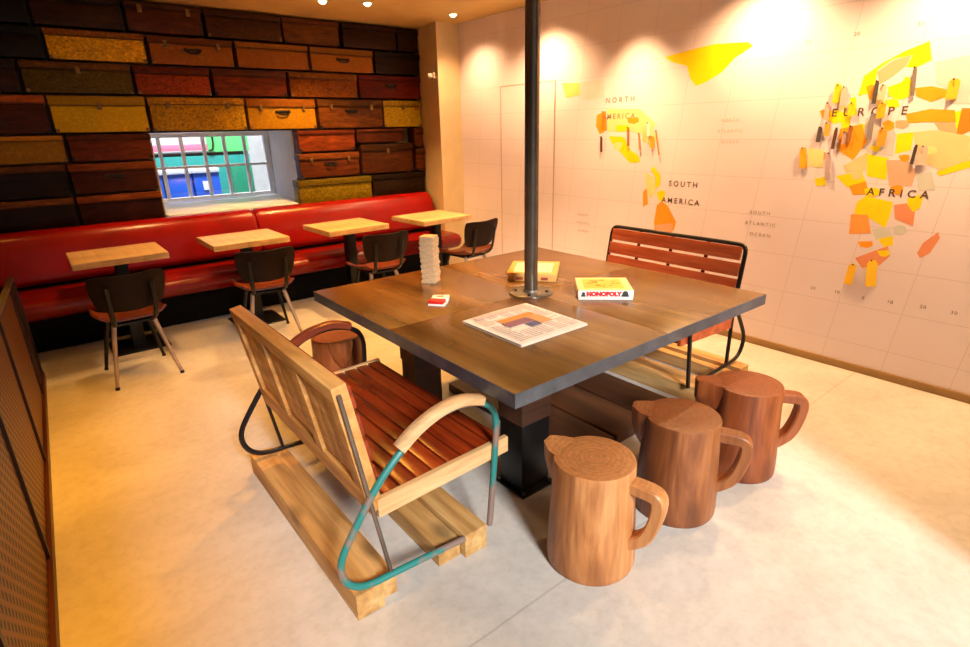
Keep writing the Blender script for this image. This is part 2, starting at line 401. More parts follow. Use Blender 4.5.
for i, (x, lb) in enumerate(((1.22, 'leftmost blue bin with white rim outside the window'), (1.58, 'middle blue bin with white rim outside the window'), (1.94, 'rightmost blue bin outside the window, white notice on its front'))):
    t = thing('street_bin', lb, 'bin', (x, 8.8, -.02), 0, 'blue bins in the street')
    b = MB(); b.prism([(-.16, .02), (.16, .02), (.17, 1.13), (-.17, 1.13)], lambda u, v, d: (u, d, v), -.16, .16, .01); b.build('body', fcol((6, 84, 205)), t)
    MB().box(-.18, .18, -.18, .18, 1.132, 1.19, .01).build('rim', fcol((214, 222, 240)), t)
    if i == 2: MB().box(-.06, .05, -.172, -.161, .9, 1.02).build('notice', fcol((236, 236, 240)), t)
ab = thing('folding_sign', 'white folding board standing outside at the window\'s right end', 'sign', (2.86, 8.7, -.02))
MB().prism([(-.06, 0), (-.02, 0), (.09, 1.1), (.06, 1.1)], lambda u, v, d: (u, d, v), -.2, .2).build('panel', fcol((228, 228, 232)), ab)
MB().prism([(.2, 0), (.24, 0), (.125, 1.1), (.095, 1.1)], lambda u, v, d: (u, d, v), -.2, .2).build('panel', fcol((228, 228, 232)), ab)

# ------------------------------------------------------------------ suitcase wall
G = (168, 128, 36); RB = (104, 40, 22); DB = (62, 34, 24); OB = (140, 72, 30); BR = (112, 60, 30); YE = (178, 146, 30); OR = (186, 120, 36)
R1 = (2.452, 2.697); R2 = (2.207, 2.449); R3 = (1.953, 2.204); R4 = (1.647, 1.95); R5 = (1.415, 1.644); R6 = (1.146, 1.412); R7 = (.877, 1.143)
CS = [ # x0, x1, (z0, z1), material, body, lid, handle, latches, label
 (-.30, .283, R1, 'c_leather', (40,24,18), None, 0, 0, 'very dark brown case at the top left corner of the suitcase wall'),
 (.288, .918, R1, 'c_leather', (72,38,26), None, 0, 0, 'dark brown top-row case above the big gold mottled trunk'),
 (.93, 1.545, R1, 'c_leather', (98,48,28), None, 0, 2, 'red-brown top-row case, third from the left'),
 (1.555, 2.26, R1, 'c_mott', (92,54,30), None, 0, 0, 'scuffed brown top-row case, fourth from the left'),
 (2.27, 2.878, R1, 'c_leather', (126,72,34), None, 0, 0, 'lighter brown top-row case under the bright ceiling downlight'),
 (2.889, 3.55, R1, 'c_leather', (76,42,26), None, 0, 0, 'dark brown top-row case with a pale upper edge near the pier'),
 (3.558, 3.845, R1, 'c_leather', (66,38,26), None, 0, 0, 'short dark case at the top right corner beside the pier'),
 (-.35, .326, R2, 'c_leather', (38,24,18), None, 0, 0, 'near-black second-row case left of the gold trunk'),
 (.334, 1.046, R2, 'c_mott', (214,160,48), (150,90,40), 0, 0, 'large gold mottled tin trunk in the second row from the top'),
 (1.06, 1.775, R2, 'c_plain', (158,92,42), (118,62,32), 1, 2, 'tan second-row case with a dark lock plate and handle'),
 (1.785, 2.503, R2, 'c_plain', (160,92,44), None, 0, 0, 'plain tan second-row case right of the one with a lock plate'),
 (2.511, 3.238, R2, 'c_plain', (168,98,44), None, 1, 0, 'orange tan second-row case with a small ring handle'),
 (3.245, 3.838, R2, 'c_leather', (62,36,24), None, 0, 0, 'dark second-row case beside the pier'),
 (-.5, .121, R3, 'c_leather', (74,32,22), None, 0, 0, 'dark red third-row case at the left frame edge'),
 (.127, .895, R3, 'c_mott', (104,86,36), (120,76,42), 0, 1, 'olive brown worn third-row trunk below the gold mottled trunk'),
 (.905, 1.53, R3, 'c_mott', (156,62,28), (112,44,26), 0, 0, 'rusty red third-row case above the mottled window trunk'),
 (1.538, 2.248, R3, 'c_leather', (132,54,28), (104,50,28), 0, 0, 'red-brown third-row case, fourth from the left'),
 (2.257, 3.02, R3, 'c_mott', (146,80,36), None, 0, 0, 'scratched brown third-row trunk with no handle'),
 (3.03, 3.835, R3, 'c_leather', (120,34,22), None, 1, 0, 'dark red third-row case with round latch beside the pier'),
 (-.62, .244, R4, 'c_leather', (88,36,22), (166,84,40), 0, 0, 'maroon case with an orange lid at the left, beside the plain yellow case'),
 (.25, .953, R4, 'c_plain', (214,178,12), (168,130,14), 0, 1, 'plain mustard yellow case at the left of the wall'),
 (.962, 1.80, R4, 'c_mott', (190,142,36), (186,132,46), 0, 2, 'mottled brass-yellow trunk directly above the window'),
 (1.806, 2.518, R4, 'c_plain', (178,124,28), (160,92,36), 1, 2, 'two-tone orange case with brown lid right above the window\'s end'),
 (2.527, 3.308, R4, 'c_leather', (122,64,34), None, 1, 2, 'brown leather fourth-row case with a large centre handle'),
 (3.316, 3.842, R4, 'c_mott', (190,150,40), None, 0, 1, 'small golden case with a dark strap beside the pier'),
 (-.70, .305, R5, 'c_plain', (156,116,32), (190,130,54), 1, 0, 'ochre case with lock and pale lid at the left frame edge'),
 (.311, .938, R5, 'c_leather', (124,54,28), None, 0, 0, 'flat red-brown case under the mustard yellow case'),
 (2.275, 2.938, R5, 'c_leather', (136,58,30), (120,48,28), 0, 0, 'reddish case at the top of the pile right of the window'),
 (2.95, 3.57, (1.487, 1.644), 'c_leather', (104,44,24), (120,54,28), 0, 0, 'thin red-brown case on the dark one under the large-handled case'),
 (3.70, 3.84, R5, 'c_leather', (104,46,26), None, 0, 0, 'narrow upright red-brown case squeezed by the pier'),
 (-.78, .264, R6, 'c_leather', (48,26,20), (120,70,40), 1, 0, 'dark case with handle and light lid edge under the ochre case'),
 (.271, .93, R6, 'c_leather', (86,36,24), (140,72,38), 1, 0, 'dark red case with handle and coppery lid left of the window'),
 (2.265, 2.975, R6, 'c_leather', (112,52,32), (132,70,42), 1, 2, 'brown case with three latches on the green trunk'),
 (2.983, 3.68, (1.146, 1.484), 'c_leather', (96,46,28), None, 0, 1, 'tall brown case with one strap, right of the window'),
 (3.70, 3.84, R6, 'c_leather', (116,54,30), None, 0, 0, 'small brown case by the pier under the narrow upright one'),
 (-.88, .264, R7, 'c_leather', (52,24,20), (128,74,40), 0, 0, 'dark bottom case with pale lid edge touching the banquette at left'),
 (.272, .93, R7, 'c_leather', (70,26,22), (140,70,38), 0, 0, 'maroon bottom case with copper lid just left of the window sill'),
 (2.21, 3.09, R7, 'c_mott', (150,128,30), (130,110,36), 0, 0, 'yellow-green mottled trunk resting behind the red banquette'),
 (3.10, 3.83, R7, 'c_leather', (62,36,26), None, 0, 0, 'dark bottom case between the green trunk and the pier'),
]
for (x0, x1, (z0, z1), mat, body, lid, hnd, lat, lb) in CS:
    yf = 5.955+random.uniform(-.012, .018); dep = YB-.004-yf
    xc = (x0+x1)/2; w = (x1-x0)/2-.006; h = z1-z0-.002
    t = thing('suitcase', lb, 'suitcase', (xc, yf, z0), 0, 'old suitcases stacked as a wall')
    lidh = h*random.uniform(.24, .32); bh = h-lidh
    dk_ = lambda c_: tuple(int(v*min(1, (max(c_)/180)**.38)*k_) for v, k_ in zip(c_, (.95, .97, .5)))
    body = dk_(body); lid = dk_(lid) if lid else tuple(min(255, int(v*random.uniform(.82, 1.05))) for v in body)
    b = MB().box(-w+.006, w-.006, .006, dep, 0, bh-.003, .008)
    b.build('body', M[mat], t, color=body)
    l = MB().box(-w, w, -.002, dep, bh-.002, h-.016, .009).build('lid', M[mat], t, color=lid)
    MB().box(-w-.001, w+.001, -.006, dep-.01, bh-.004, bh+.006, .002).build('rim', M[mat], t, color=tuple(int(v*.62) for v in lid))
    for sx in (-1, 1):
        MB().box(sx*(w-.02)-.014, sx*(w-.02)+.014, .002, .02, .002, .03, .004).build('corner_guard', M['brass' if mat != 'c_leather' else 'darkiron'], t)
    for k in range(lat):
        xx = 0 if lat == 1 else (-.62, .62)[k]*w
        MB().box(xx-.016, xx+.016, -.012, .006, bh-.035, bh+.022, .003).build('latch', M['brass'], t)
    if hnd:
        hz = bh-.045
        hd = MB().tube([(-.055, .0, hz), (-.055, -.014, hz-.004), (-.04, -.018, hz-.03), (.04, -.018, hz-.03), (.055, -.014, hz-.004), (.055, .0, hz)], .0075, 8, sub=1).build('handle', M['darkiron'], t)
        MB().box(-.075, .075, -.002, .007, hz-.012, hz+.012, .002).build('handle_plate', M['darkiron'], hd)

# ------------------------------------------------------------------ red banquette
bq = thing('banquette', 'long red leatherette banquette against the suitcase wall', 'bench seat', (1.0, 5.5, 0))
def cushion(prof, x0, x1, rd):
    b = bmesh.new(); cy = sum(p_[0] for p_ in prof)/len(prof); cz = sum(p_[1] for p_ in prof)/len(prof); rings = []
    xs = [(x0, 1-rd*1.0), (x0+.008, 1-rd*.45), (x0+.025, 1-rd*.12), (x0+.05, 1)]
    for f in range(1, 8): xs.append((x0+.05+(x1-x0-.1)*f/8, 1))
    xs += [(x1-.05, 1), (x1-.025, 1-rd*.12), (x1-.008, 1-rd*.45), (x1, 1-rd)]
    for x, s in xs: rings.append([b.verts.new((x-1.0, cy+(y-cy)*s-5.5, cz+(z-cz)*s)) for y, z in prof])
    n = len(prof)
    for A, B in zip(rings, rings[1:]):
        for k in range(n): b.faces.new((A[k], A[(k+1) % n], B[(k+1) % n], B[k]))
    b.faces.new(rings[0][::-1]); b.faces.new(rings[-1]); bmesh.ops.recalc_face_normals(b, faces=b.faces[:])
    o = MB(); o._merge(b); return o
def smoothp(P, it=2):
    for _ in range(it):
        Q = []
        for i in range(len(P)):
            a, c = P[i], P[(i+1) % len(P)]
            Q += [(a[0]*.75+c[0]*.25, a[1]*.75+c[1]*.25), (a[0]*.25+c[0]*.75, a[1]*.25+c[1]*.75)]
        P = Q
    return P
backp = smoothp([(5.895, .46), (5.895, .86), (5.86, .905), (5.76, .89), (5.70, .80), (5.66, .62), (5.62, .47)])
seatp = smoothp([(5.64, .34), (5.64, .465), (5.5, .47), (5.24, .475), (5.12, .455), (5.10, .38), (5.16, .31), (5.3, .29)])
for x0, x1 in ((-2.38, -.4), (-.394, 1.666), (1.672, 3.755)): cushion(backp, x0, x1, .12).build('back_cushion', M['red'], bq, smooth=1.2)
for x0, x1 in ((-2.38, -.4), (-.394, 1.666), (1.672, 3.74)): cushion(seatp, x0, x1, .1).build('seat_cushion', M['reddark'], bq, smooth=1.2)
MB().box(-3.38, 2.74, -.1, .395, 0, .29, .004).build('plinth', M['blackbase'], bq)
MB().box(-3.38, 2.74, .145, .395, .29, .47).build('back_support', M['blackbase'], bq)

# ------------------------------------------------------------------ small cafe tables
def cafe_table(lb):
    t = thing('cafe_table', lb, 'table', (0, 0, 0), 0, 'square tables along the banquette')
    tp = MB()
    for k in range(7): tp.box(-.308+k*.088, -.308+k*.088+.0876, -.29, .29, .715, .76, .002)
    tp.build('tabletop', M['butcher'], t)
    MB().box(-.045, .045, -.095, -.005, .013, .70, .004).build('pedestal', M['steelblack'], t)
    MB().box(-.2, .2, -.22, .18, 0, .012, .003).build('base_plate', M['steelblack'], t)
    MB().box(-.16, .16, -.18, .08, .70, .715).build('top_bracket', M['steelblack'], t)
    return t
ct = cafe_table('leftmost square wood-topped table by the red banquette'); ct.location = (.405, 5.09, 0)
for x, y, rz, lb in ((1.34, 5.07, 0, 'square wood-topped table in front of the window, second from left'),
                     (2.29, 5.03, .03, 'square wood-topped table, third from left, right of the banquette seam'),
                     (3.20, 4.9, .05, 'square wood-topped table nearest the map wall and pier')): dup(ct, (x, y, 0), rz, lb)

# ------------------------------------------------------------------ cafe chairs (face +y)
def cafe_chair(lb):
    t = thing('cafe_chair', lb, 'chair', (0, 0, 0), 0, 'dark-backed chairs at the small tables')
    def back(u, v):
        a = (u-.5)*2; hw = .185+.04*math.sin(min(1, v*1.15)*PI*.5)
        zt = .515+(.26-.02*abs(a)**4)*v + (.012*abs(a)**2)*(1-v) - .03*(1-v)*(0)
        if v > .8: hw *= 1-.06*((v-.8)/.2)**2
        if v < .2: hw *= 1-.10*((.2-v)/.2)**2
        return (a*hw, -.235-.055*v+.05*(a*a)-.012, zt+.012*(1-a*a)*v*-1+.01*v*a*a)
    MB().grid(back, 14, 10, .016).build('backrest', M['backhide'], t, smooth=1.0)
    def seat(u, v):
        a = (u-.5)*2; y = -.20+.42*v; hw = .205-.02*abs(v-.5)
        return (a*hw, y, .436+.05*abs(a)**5+.02*(1-v)**3-.012*math.sin(v*PI)-(.02*(v**6)))
    MB().grid(seat, 14, 10, .014).build('seat', M['ply'], t, smooth=1.0)
    for s in (-1, 1):
        MB().tube([(s*.115, -.16, .416), (s*.125, -.235, .45), (s*.13, -.262, .53), (s*.13, -.292, .70)], .016, 8, sub=1, flat=.6).build('back_strap', M['steelblack'], t)
        rl = MB().tube([(s*.12, -.13, .41), (s*.20, -.25, 0.008)], lambda q: .017-.006*q, 10).build('leg', M['legmetal'], t)
        MB().lathe([(.014, 0), (.014, .01), (.010, .02)], 12, (s*.20, -.25)).build('foot', M['steelblack'], rl)
        fl = MB().tube([(s*.12, .12, .405), (s*.19, .21, 0.008)], lambda q: .017-.006*q, 10).build('leg', M['steelblack'], t)
        MB().lathe([(.014, 0), (.014, .01), (.010, .02)], 12, (s*.19, .21)).build('foot', M['steelblack'], fl)
    MB().box(-.13, .13, -.15, .14, .397, .415, .004).build('seat_plate', M['steelblack'], t)
    return t
ch = cafe_chair('leftmost dark-backed chair, at the first small table'); ch.location = (.335, 4.44, 0); ch.rotation_euler = (0, 0, .06)
for x, y, rz, lb in ((1.31, 4.57, -.1, 'dark-backed chair half under the second table, before the window'),
                     (2.32, 4.53, -.02, 'dark-backed chair at the third small table, behind the block tower'),
                     (3.30, 4.46, .12, 'dark-backed chair nearest the map wall, at the fourth table')): dup(ch, (x, y, 0), rz, lb)

# ------------------------------------------------------------------ big table
TX0, TX1, TY0, TY1 = 1.1065, 2.855, 1.2445, 2.9485
tc = ((TX0+TX1)/2, (TY0+TY1)/2)
bt = thing('communal_table', 'large square brown communal table around the steel post', 'table', (tc[0], tc[1], 0))
hw, hd = (TX1-TX0)/2, (TY1-TY0)/2
b = MB().box(-hw+.004, hw-.004, -hd+.004, hd-.004, .71, .7575)
for sx in (-1, 1):
    for sy in (-1, 1):
        b.box(min(sx*.0015, sx*(hw-.003)), max(sx*.0015, sx*(hw-.003)), min(sy*.0015, sy*(hd-.003)), max(sy*.0015, sy*(hd-.003)), .7565, .76, .0008)
b.build('tabletop', M['table'], bt)
b = MB(); b.box(-hw, -hw+.0035, -hd, hd, .705, .7592).box(-hw+.0035, hw-.0035, -hd, -hd+.0035, .705, .7592).box(-hw+.0035, hw-.0035, hd-.0035, hd, .705, .7592).box(hw-.0035, hw, -hd, hd, .705, .7592)
b.build('edge_band', M['steelblue'], bt)
MB().box(-.62, .62, -.52, -.36, .56, .709, .004).build('cross_beam', M['legwood'], bt)
MB().box(-.62, .62, .36, .52, .56, .709, .004).build('cross_beam', M['legwood'], bt)
for sx in (-1, 1):
    for sy in (-1, 1):
        if sx > 0 and sy < 0: continue
        x, y = sx*.45, sy*.44
        lg = MB().box(x-.09, x+.09, y-.08, y+.08, .36, .559, .004).build('leg', M['legwood'], bt)
        MB().box(x-.085, x+.085, y-.075, y+.075, .012, .36, .003).build('steel_sleeve' if sy < 0 else 'lower_block', M['steelblack'] if sy < 0 else M['legwood'], lg)
        MB().box(x-.10, x+.10, y-.10, y+.10, 0, .012, .002).build('foot_plate', M['steelblack'], lg)
        for ex in (-.085, .085):
            for ey in (-.085, .085): MB().lathe([(.009, .012), (.009, .024), (0, .026)], 6, (x+ex, y+ey)).build('bolt', M['railsteel'], lg)
for k in range(3):
    xa = -.16+k*.30; MB().box(xa, xa+.28, -.52, .6, 0, .055, .004).build('shade_plank', M['legwood_y'], bt)  # planks added to keep the floor under the table dark
# post
po = thing('steel_post', 'round dark steel post rising through the communal table to the ceiling', 'post', (tc[0], tc[1], .7605))
MB().lathe([(.036, .008), (.036, H-.7605-.004)], 28).build('pipe', M['pipe'], po)
fl = MB().lathe([(.118, 0), (.118, .007), (.116, .008), (.045, .009), (.038, .02), (.0365, .02)], 36).build('flange', M['railsteel'], po)
for k in range(4):
    a = k*PI/2+.7; MB().lathe([(.009, .0085), (.009, .016), (0, .018)], 6, (.085*math.cos(a), .085*math.sin(a))).build('bolt', M['darkiron'], fl)

# ------------------------------------------------------------------ benches
LOOP = [(1.134,.10),(1.152,.26),(1.178,.516),(1.172,.598),(1.128,.648),(1.06,.672),(.989,.681),(.915,.672),(.841,.645),(.746,.58),(.656,.492),(.552,.349),(.508,.274),(.512,.206),(.545,.155),(.60,.128),(.719,.122),(1.007,.10)]
def bench(name, lb, ox, oy, length, mirror, pine):
    """built about (ox,oy): x' = x-.92 from the near bench's measured profile; mirrored for the far one"""
    t = thing(name, lb, 'bench', (ox, oy, 0), PI if mirror else 0)
    X = lambda x: x-.92
    h = length/2
    for s in (-1, 1):   # s=-1: the end at -y
        y = s*(h+.012)
        near = (s == -1)
        lm = M['teal'] if (pine and near) else M['tube']
        lp = MB().tube([(X(x), y, z) for x, z in LOOP], .0125, 10, sub=2).build('loop_frame', lm, t)
        if pine and near: lp['label'] = 'worn teal loop frame'
        ap = [(1.108,.668),(1.04,.692),(.989,.698),(.915,.689),(.841,.661),(.79,.63),(.757,.605)]
        for _ in range(2):
            q_ = [ap[0]]
            for a_, c_ in zip(ap, ap[1:]): q_ += [(a_[0]*.75+c_[0]*.25, a_[1]*.75+c_[1]*.25), (a_[0]*.25+c_[0]*.75, a_[1]*.25+c_[1]*.75)]
            ap = q_+[ap[-1]]
        am = MB().sweep([(X(x), y, z) for x, z in ap], [(-.024,-.013),(-.018,-.017),(.018,-.017),(.024,-.013),(.024,.012),(.016,.018),(-.016,.018),(-.024,.012)]).build('armrest', M['armpale'] if (pine and near) else M['armred'], t, smooth=.9)
        if pine: am['label'] = 'pale wooden armrest' if near else 'red-brown wooden armrest'
        ys = s*(h+.008)
        MB().tube([(X(.575), ys, .86), (X(.64), ys, .44), (X(.69), ys, .125)] if pine else [(X(.662), ys-s*.014, .44), (X(.69), ys, .125)], .008 if pine else .012, 8).build('rear_strut', M['strutsteel'] if (pine and near) else M['tube'], t)
    # seat
    n = 8; x0, x1 = .70, 1.235
    for k in range(n):
        xa = x0+(x1-x0)*k/n+.004; xb = x0+(x1-x0)*(k+1)/n-.004; z = .436+.018*((xa-x0)/(x1-x0))
        MB().box(X(xa), X(xb), -h+.022, h-.022, z-.02, z, .003).build('seat_slat', M['redslat'], t)
    for s in (-1, 1):
        y = s*(h-.01); fm = M['pinex'] if pine else M['redslatz']
        MB().prism([(X(.668), .366), (X(1.245), .39), (X(1.245), .456), (X(.668), .436)], lambda u, v, d: (u, d, v), y-.0115, y+.0115, .002).build('seat_end_board', fm, t)
    for xx in (.74, 1.17): MB().box(X(xx)-.018, X(xx)+.018, -h+.022, h-.022, .378, .413, .003).build('seat_bearer', M['pine'] if pine else M['redslat'], t)
    # backrest, tilted
    T = Matrix.Translation((X(.672), 0, .40)) @ Matrix.Rotation(-math.atan2(.083, .48), 4, 'Y')
    if pine:
        L = .495
        b = MB()
        b.box(-.034, .018, -h, h, L-.055, L, .004, T).box(-.034, .018, -h, h, 0, .10, .004, T)
        for y0, y1 in ((-h, -h+.07), (-h/3-.035, -h/3+.035), (h/3-.035, h/3+.035), (h-.07, h)): b.box(-.034, .018, y0+.0005, y1-.0005, .10, L-.055, .003, T)
        b.build('backrest', M['pine'], t)
        for k in range(3):
            ya = (-h+.07, -h/3+.035, h/3+.035)[k]; yb = (-h/3-.035, h/3-.035, h-.07)[k]
            for j in range(3):
                w_ = (yb-ya)/3; MB().box(-.02, .012, ya+j*w_+.001, ya+(j+1)*w_-.001, .10, L-.055, .002, T).build('back_panel_board', M['pine'], t)
        for k in range(4): MB().box(.019, .036, -h+.02, h-.02, .07+k*.105, .07+k*.105+.085, .003, T).build('back_slat', M['redslat'], t)
    else:
        L = .50
        P = [(0, -h+.01, -.02), (0, -h+.01, L-.09), (0, -h+.09, L-.005), (0, h-.09, L-.005), (0, h-.01, L-.09), (0, h-.01, -.02)]
        MB().tube([P[0], P[1], (0, -h+.012, L-.03), (0, -h+.035, L-.007), P[2], P[3], (0, h-.035, L-.007), (0, h-.012, L-.03), P[4], P[5]], .0135, 10, sub=2, M=T).build('back_frame', M['tube'], t)
        for k in range(4):
            z1 = L-.02-k*.1; e = .03 if k == 0 else .022
            MB().box(.004, .022, -h+e, h-e, z1-.084, z1, .004, T).build('back_slat', M['redslatz'], t)
        for y in (-h*.5, 0, h*.5): MB().box(-.006, .003, y-.012, y+.012, .08, L-.012, .002, T).build('back_batten', M['redslat'], t)
    # runners: each of two timbers lying on the floor
    for (xa, xb, xc_, xd) in ((.548, .655, .658, .722), (1.012, 1.122, .905, 1.008)):
        r = MB().box(X(xa), X(xb), -h-.01, h+.09, 0, .106, .005).build('runner', M['runner'], t)
        MB().box(X(xc_), X(xd), -h+.02, h+.06, 0, .082, .004).build('runner_board', M['runner'], r)
    return t
bench('slatted_bench', 'pine-backed slatted bench with teal tube arm at the front left', .92, 1.975, 1.06, False, True)
bench('slatted_bench', 'red-brown slatted bench with black tube frame in front of the map wall', 3.04, 2.15, 1.06, True, False)

# ------------------------------------------------------------------ carved mug stools
def mug(lb, loc, ang, mat, R=.157, hh=.45, sp=1.0):
    t = thing('jug_stool', lb, 'stool', loc, ang, 'carved jug stools by the table')
    pr = [(R*1.06, .0), (R*1.09, .008), (R*1.10, .03), (R*1.085, .1), (R*1.04, .22), (R*1.0, .34), (R*.985, .415), (R*.985, hh-.012), (R*.965, hh-.002), (R*.9, hh), (R*.45, hh-.003), (0, hh-.004)]
    MB().lathe(pr, 48, wob=.008).build('body', M[mat], t, smooth=.8)
    # handle along +x : squared D
    path = [(R*.84, 0, .385), (R*1.2, 0, .384), (R*1.5, 0, .380), (R*1.62, 0, .365), (R*1.64, 0, .33), (R*1.58, 0, .27), (R*1.42, 0, .195), (R*1.18, 0, .16), (R*.98, 0, .14)]
    P = [Vector(q) for q in path]
    for _ in range(2):
        Q = [P[0]]
        for a, c in zip(P, P[1:]): Q += [a*.75+c*.25, a*.25+c*.75]
        P = Q+[P[-1]]
    MB().sweep(P, [(-.032,-.017),(-.026,-.023),(.026,-.023),(.032,-.017),(.032,.017),(.026,.023),(-.026,.023),(-.032,.017)]).build('handle', M[mat], t, smooth=.7)
    # pouring spout along -x
    rings = [(R*.80, .062, .30), (R*.98, .060, .335)]
    b = bmesh.new(); k = 12; rg = []
    secs = [(-R*.78, .075, .27, hh+.002), (-R*1.02, .062, .285, hh+.004), (-R*1.14, .047, .31, hh+.008), (-R*1.25*sp, .031, .345, hh+.012), (-R*1.30*sp, .02, .37, hh+.012)]
    for x, w_, zb, zt in secs:
        rg.append([b.verts.new((x, w_*yy, zb+(zt-zb)*zz)) for yy, zz in ((-.25,0),(-.8,.35),(-1,.8),(-1,1),(-.4,.985),(.4,.985),(1,1),(1,.8),(.8,.35),(.25,0))])
    n = 10
    for A, B in zip(rg, rg[1:]):
        for j in range(n): b.faces.new((A[j], A[(j+1) % n], B[(j+1) % n], B[j]))
    b.faces.new(rg[0][::-1]); b.faces.new(rg[-1]); bmesh.ops.recalc_face_normals(b, faces=b.faces[:])
    o = MB(); o._merge(b); o.build('spout', M[mat], t, smooth=.7)
    return t
mug('pale honey-coloured carved jug stool nearest the camera', (1.40, 1.135, 0), math.radians(-74), 'mugA', .155)
mug('brown carved jug stool in the middle of the three at the table\'s near side', (1.925, 1.105, 0), math.radians(-62), 'mugB', .158)
mug('reddish carved jug stool behind the pine bench\'s far arm, left of the table', (1.24, 3.02, 0), math.radians(75), 'mugC', .153)
mug('reddish carved jug stool farthest right, nearest the map wall', (2.425, 1.075, 0), math.radians(-46), 'mugC', .153, sp=1.2)

# ------------------------------------------------------------------ things on the table
def text(body, size, M4, mat, parent, name='lettering', ext=.0006, bold=0, space=1.0):
    cu = bpy.data.curves.new('txt', 'FONT'); cu.body = body; cu.size = size; cu.extrude = ext; cu.align_x = 'CENTER'; cu.align_y = 'CENTER'; cu.space_character = space; cu.offset = bold; cu.resolution_u = 3
    o = bpy.data.objects.new('txt', cu); COL.objects.link(o)
    bpy.context.view_layer.update()
    me = bpy.data.meshes.new_from_object(o.evaluated_get(bpy.context.evaluated_depsgraph_get()))
    bpy.data.objects.remove(o); bpy.data.curves.remove(cu)
    me.transform(M4); me.materials.clear(); me.materials.append(mat)
    q = bpy.data.objects.new(name, me); COL.objects.link(q); q.parent = parent; return q
ZT = .7602
# board game box
a = math.atan2(1.85-2.031, 2.447-2.256); cx, cy = (2.256+2.447+2.283+2.076)/4-.01, (2.031+1.85+1.646+1.839)/4-.01
bx = thing('game_box', 'white and yellow boxed board game with red lettering, right of the post', 'box', (cx, cy, ZT), a)
MB().box(-.138, .138, -.128, .128, 0, .044, .003).build('base', fcol((238, 232, 226)), bx)
ld = MB().box(-.14, .14, -.13, .13, .012, .05, .003).build('lid', fcol((240, 232, 224)), bx)
MB().box(-.137, .137, -.127, .127, .0501, .0508).build('lid_print', fcol((238, 214, 140)), ld)
MB().box(-.105, .10, -.09, .092, .0508, .0513).build('picture', fcol((232, 186, 74)), ld)
b = MB()
for k in range(14):
    px, py = random.uniform(-.09, .08), random.uniform(-.075, .07); b.box(px, px+random.uniform(.01, .03), py, py+random.uniform(.008, .02), .0513, .0516)
b.build('picture_detail', fcol((196, 112, 52)), ld)
side = Matrix.Translation((-.01, -.1303, .031)) @ Matrix.Rotation(PI/2, 4, 'X')
text('MONOPOLY', .031, side, fcol((206, 22, 34)), bx, bold=.0026)
for x, w_ in ((-.113, .02), (.098, .035)):
    b = MB(); b.lathe([(w_*.45, 0), (w_*.45, .0006)], 12, M=Matrix.Translation((x, -.1302, .033)) @ Matrix.Rotation(PI/2, 4, 'X'))
    b.box(x-w_*.55, x+w_*.55, -.1308, -.1302, .018, .027); b.build('side_print', fcol((52, 60, 52)), bx)
# wooden game tray
a = math.atan2(2.364-2.583, 2.497-2.308); cx, cy = (2.308+2.497+2.204+2.019)/4-.0, (2.583+2.364+2.143+2.363)/4
wb = thing('game_box', 'shallow wooden framed game box behind the post', 'box', (cx, cy, ZT), a)
MB().box(-.142, .142, -.15, .15, 0, .04, .003).build('tray', fcol((214, 158, 84)), wb)
b = MB(); b.box(-.145, .145, -.153, -.122, .03, .05, .003).box(-.145, .145, .122, .153, .03, .05, .003).box(-.145, -.114, -.122, .122, .03, .05, .003).box(.114, .145, -.122, .122, .03, .05, .003)
b.build('lid_frame', fcol((224, 172, 92)), wb)
MB().box(-.113, .113, -.121, .121, .0405, .046).build('lid_panel', fcol((232, 214, 180)), wb)
b = MB()
for x in (-.07, .075): b.box(x-.02, x+.02, -.1512, -.1505, .008, .024)
b.build('side_print', fcol((150, 60, 40)), wb)
# newspaper
npz = thing('newspaper', 'folded newspaper lying on the near part of the table', 'newspaper', (1.608, 1.745, ZT), .0)
def sheet(dx, dz, s):
    return lambda u, v: ((u-.5)*.40*s+dx, (v-.5)*.405*s+dx*.6, dz+.004*math.sin(u*PI)*math.sin(v*2.2)+.003*u*v)
for k in range(4): MB().grid(sheet(random.uniform(-.006, .006), .001+k*.0035, 1-.004*k), 8, 8, .0018).build('page', fcol((228, 212, 194)), npz)
b = MB()
zt = .0185
cols = 5
for c_ in range(cols):
    for r_ in range(20):
        x = -.18+c_*.073; y = -.18+r_*.0165
        if (c_ in (1, 2, 3) and 5 < r_ < 15) or random.random() < .12: continue
        b.box(x, x+random.uniform(.045, .066), y, y+.005, zt, zt+.0006)
b.build('print_lines', fcol((168, 150, 136)), npz)
MB().box(-.10, .10, .03, .075, zt, zt+.0007).build('photo_strip', fcol((222, 136, 62)), npz)
MB().box(-.11, .03, -.03, .028, zt, zt+.0007).build('photo', fcol((140, 96, 104)), npz)
MB().box(.035, .105, -.08, .025, zt, zt+.0007).build('photo', fcol((206, 150, 96)), npz)
MB().box(-.03, .03, -.085, -.035, zt, zt+.0007).build('photo', fcol((96, 92, 118)), npz)
MB().box(-.16, .16, .145, .185, zt, zt+.0007).build('masthead', fcol((206, 176, 160)), npz)
# little card packs
cp = thing('card_pack', 'red card pack in front of the block tower', 'card pack', (1.487, 2.262, ZT), math.radians(-52))
MB().box(-.044, .044, -.03, .03, 0, .010, .002).build('tray', fcol((238, 230, 224)), cp)
MB().box(-.043, .036, -.031, .02, .0101, .026, .002).build('sleeve', fcol((206, 28, 24)), cp)
cp2 = thing('card_pack', 'white card pack lying behind the red one on the table', 'card pack', (1.537, 2.312, ZT), math.radians(-42))
MB().box(-.044, .044, -.032, .032, 0, .022, .002).build('box', fcol((236, 226, 212)), cp2)
MB().box(-.016, .016, -.012, .012, .0221, .0227).build('seal', fcol((220, 120, 40)), cp2)
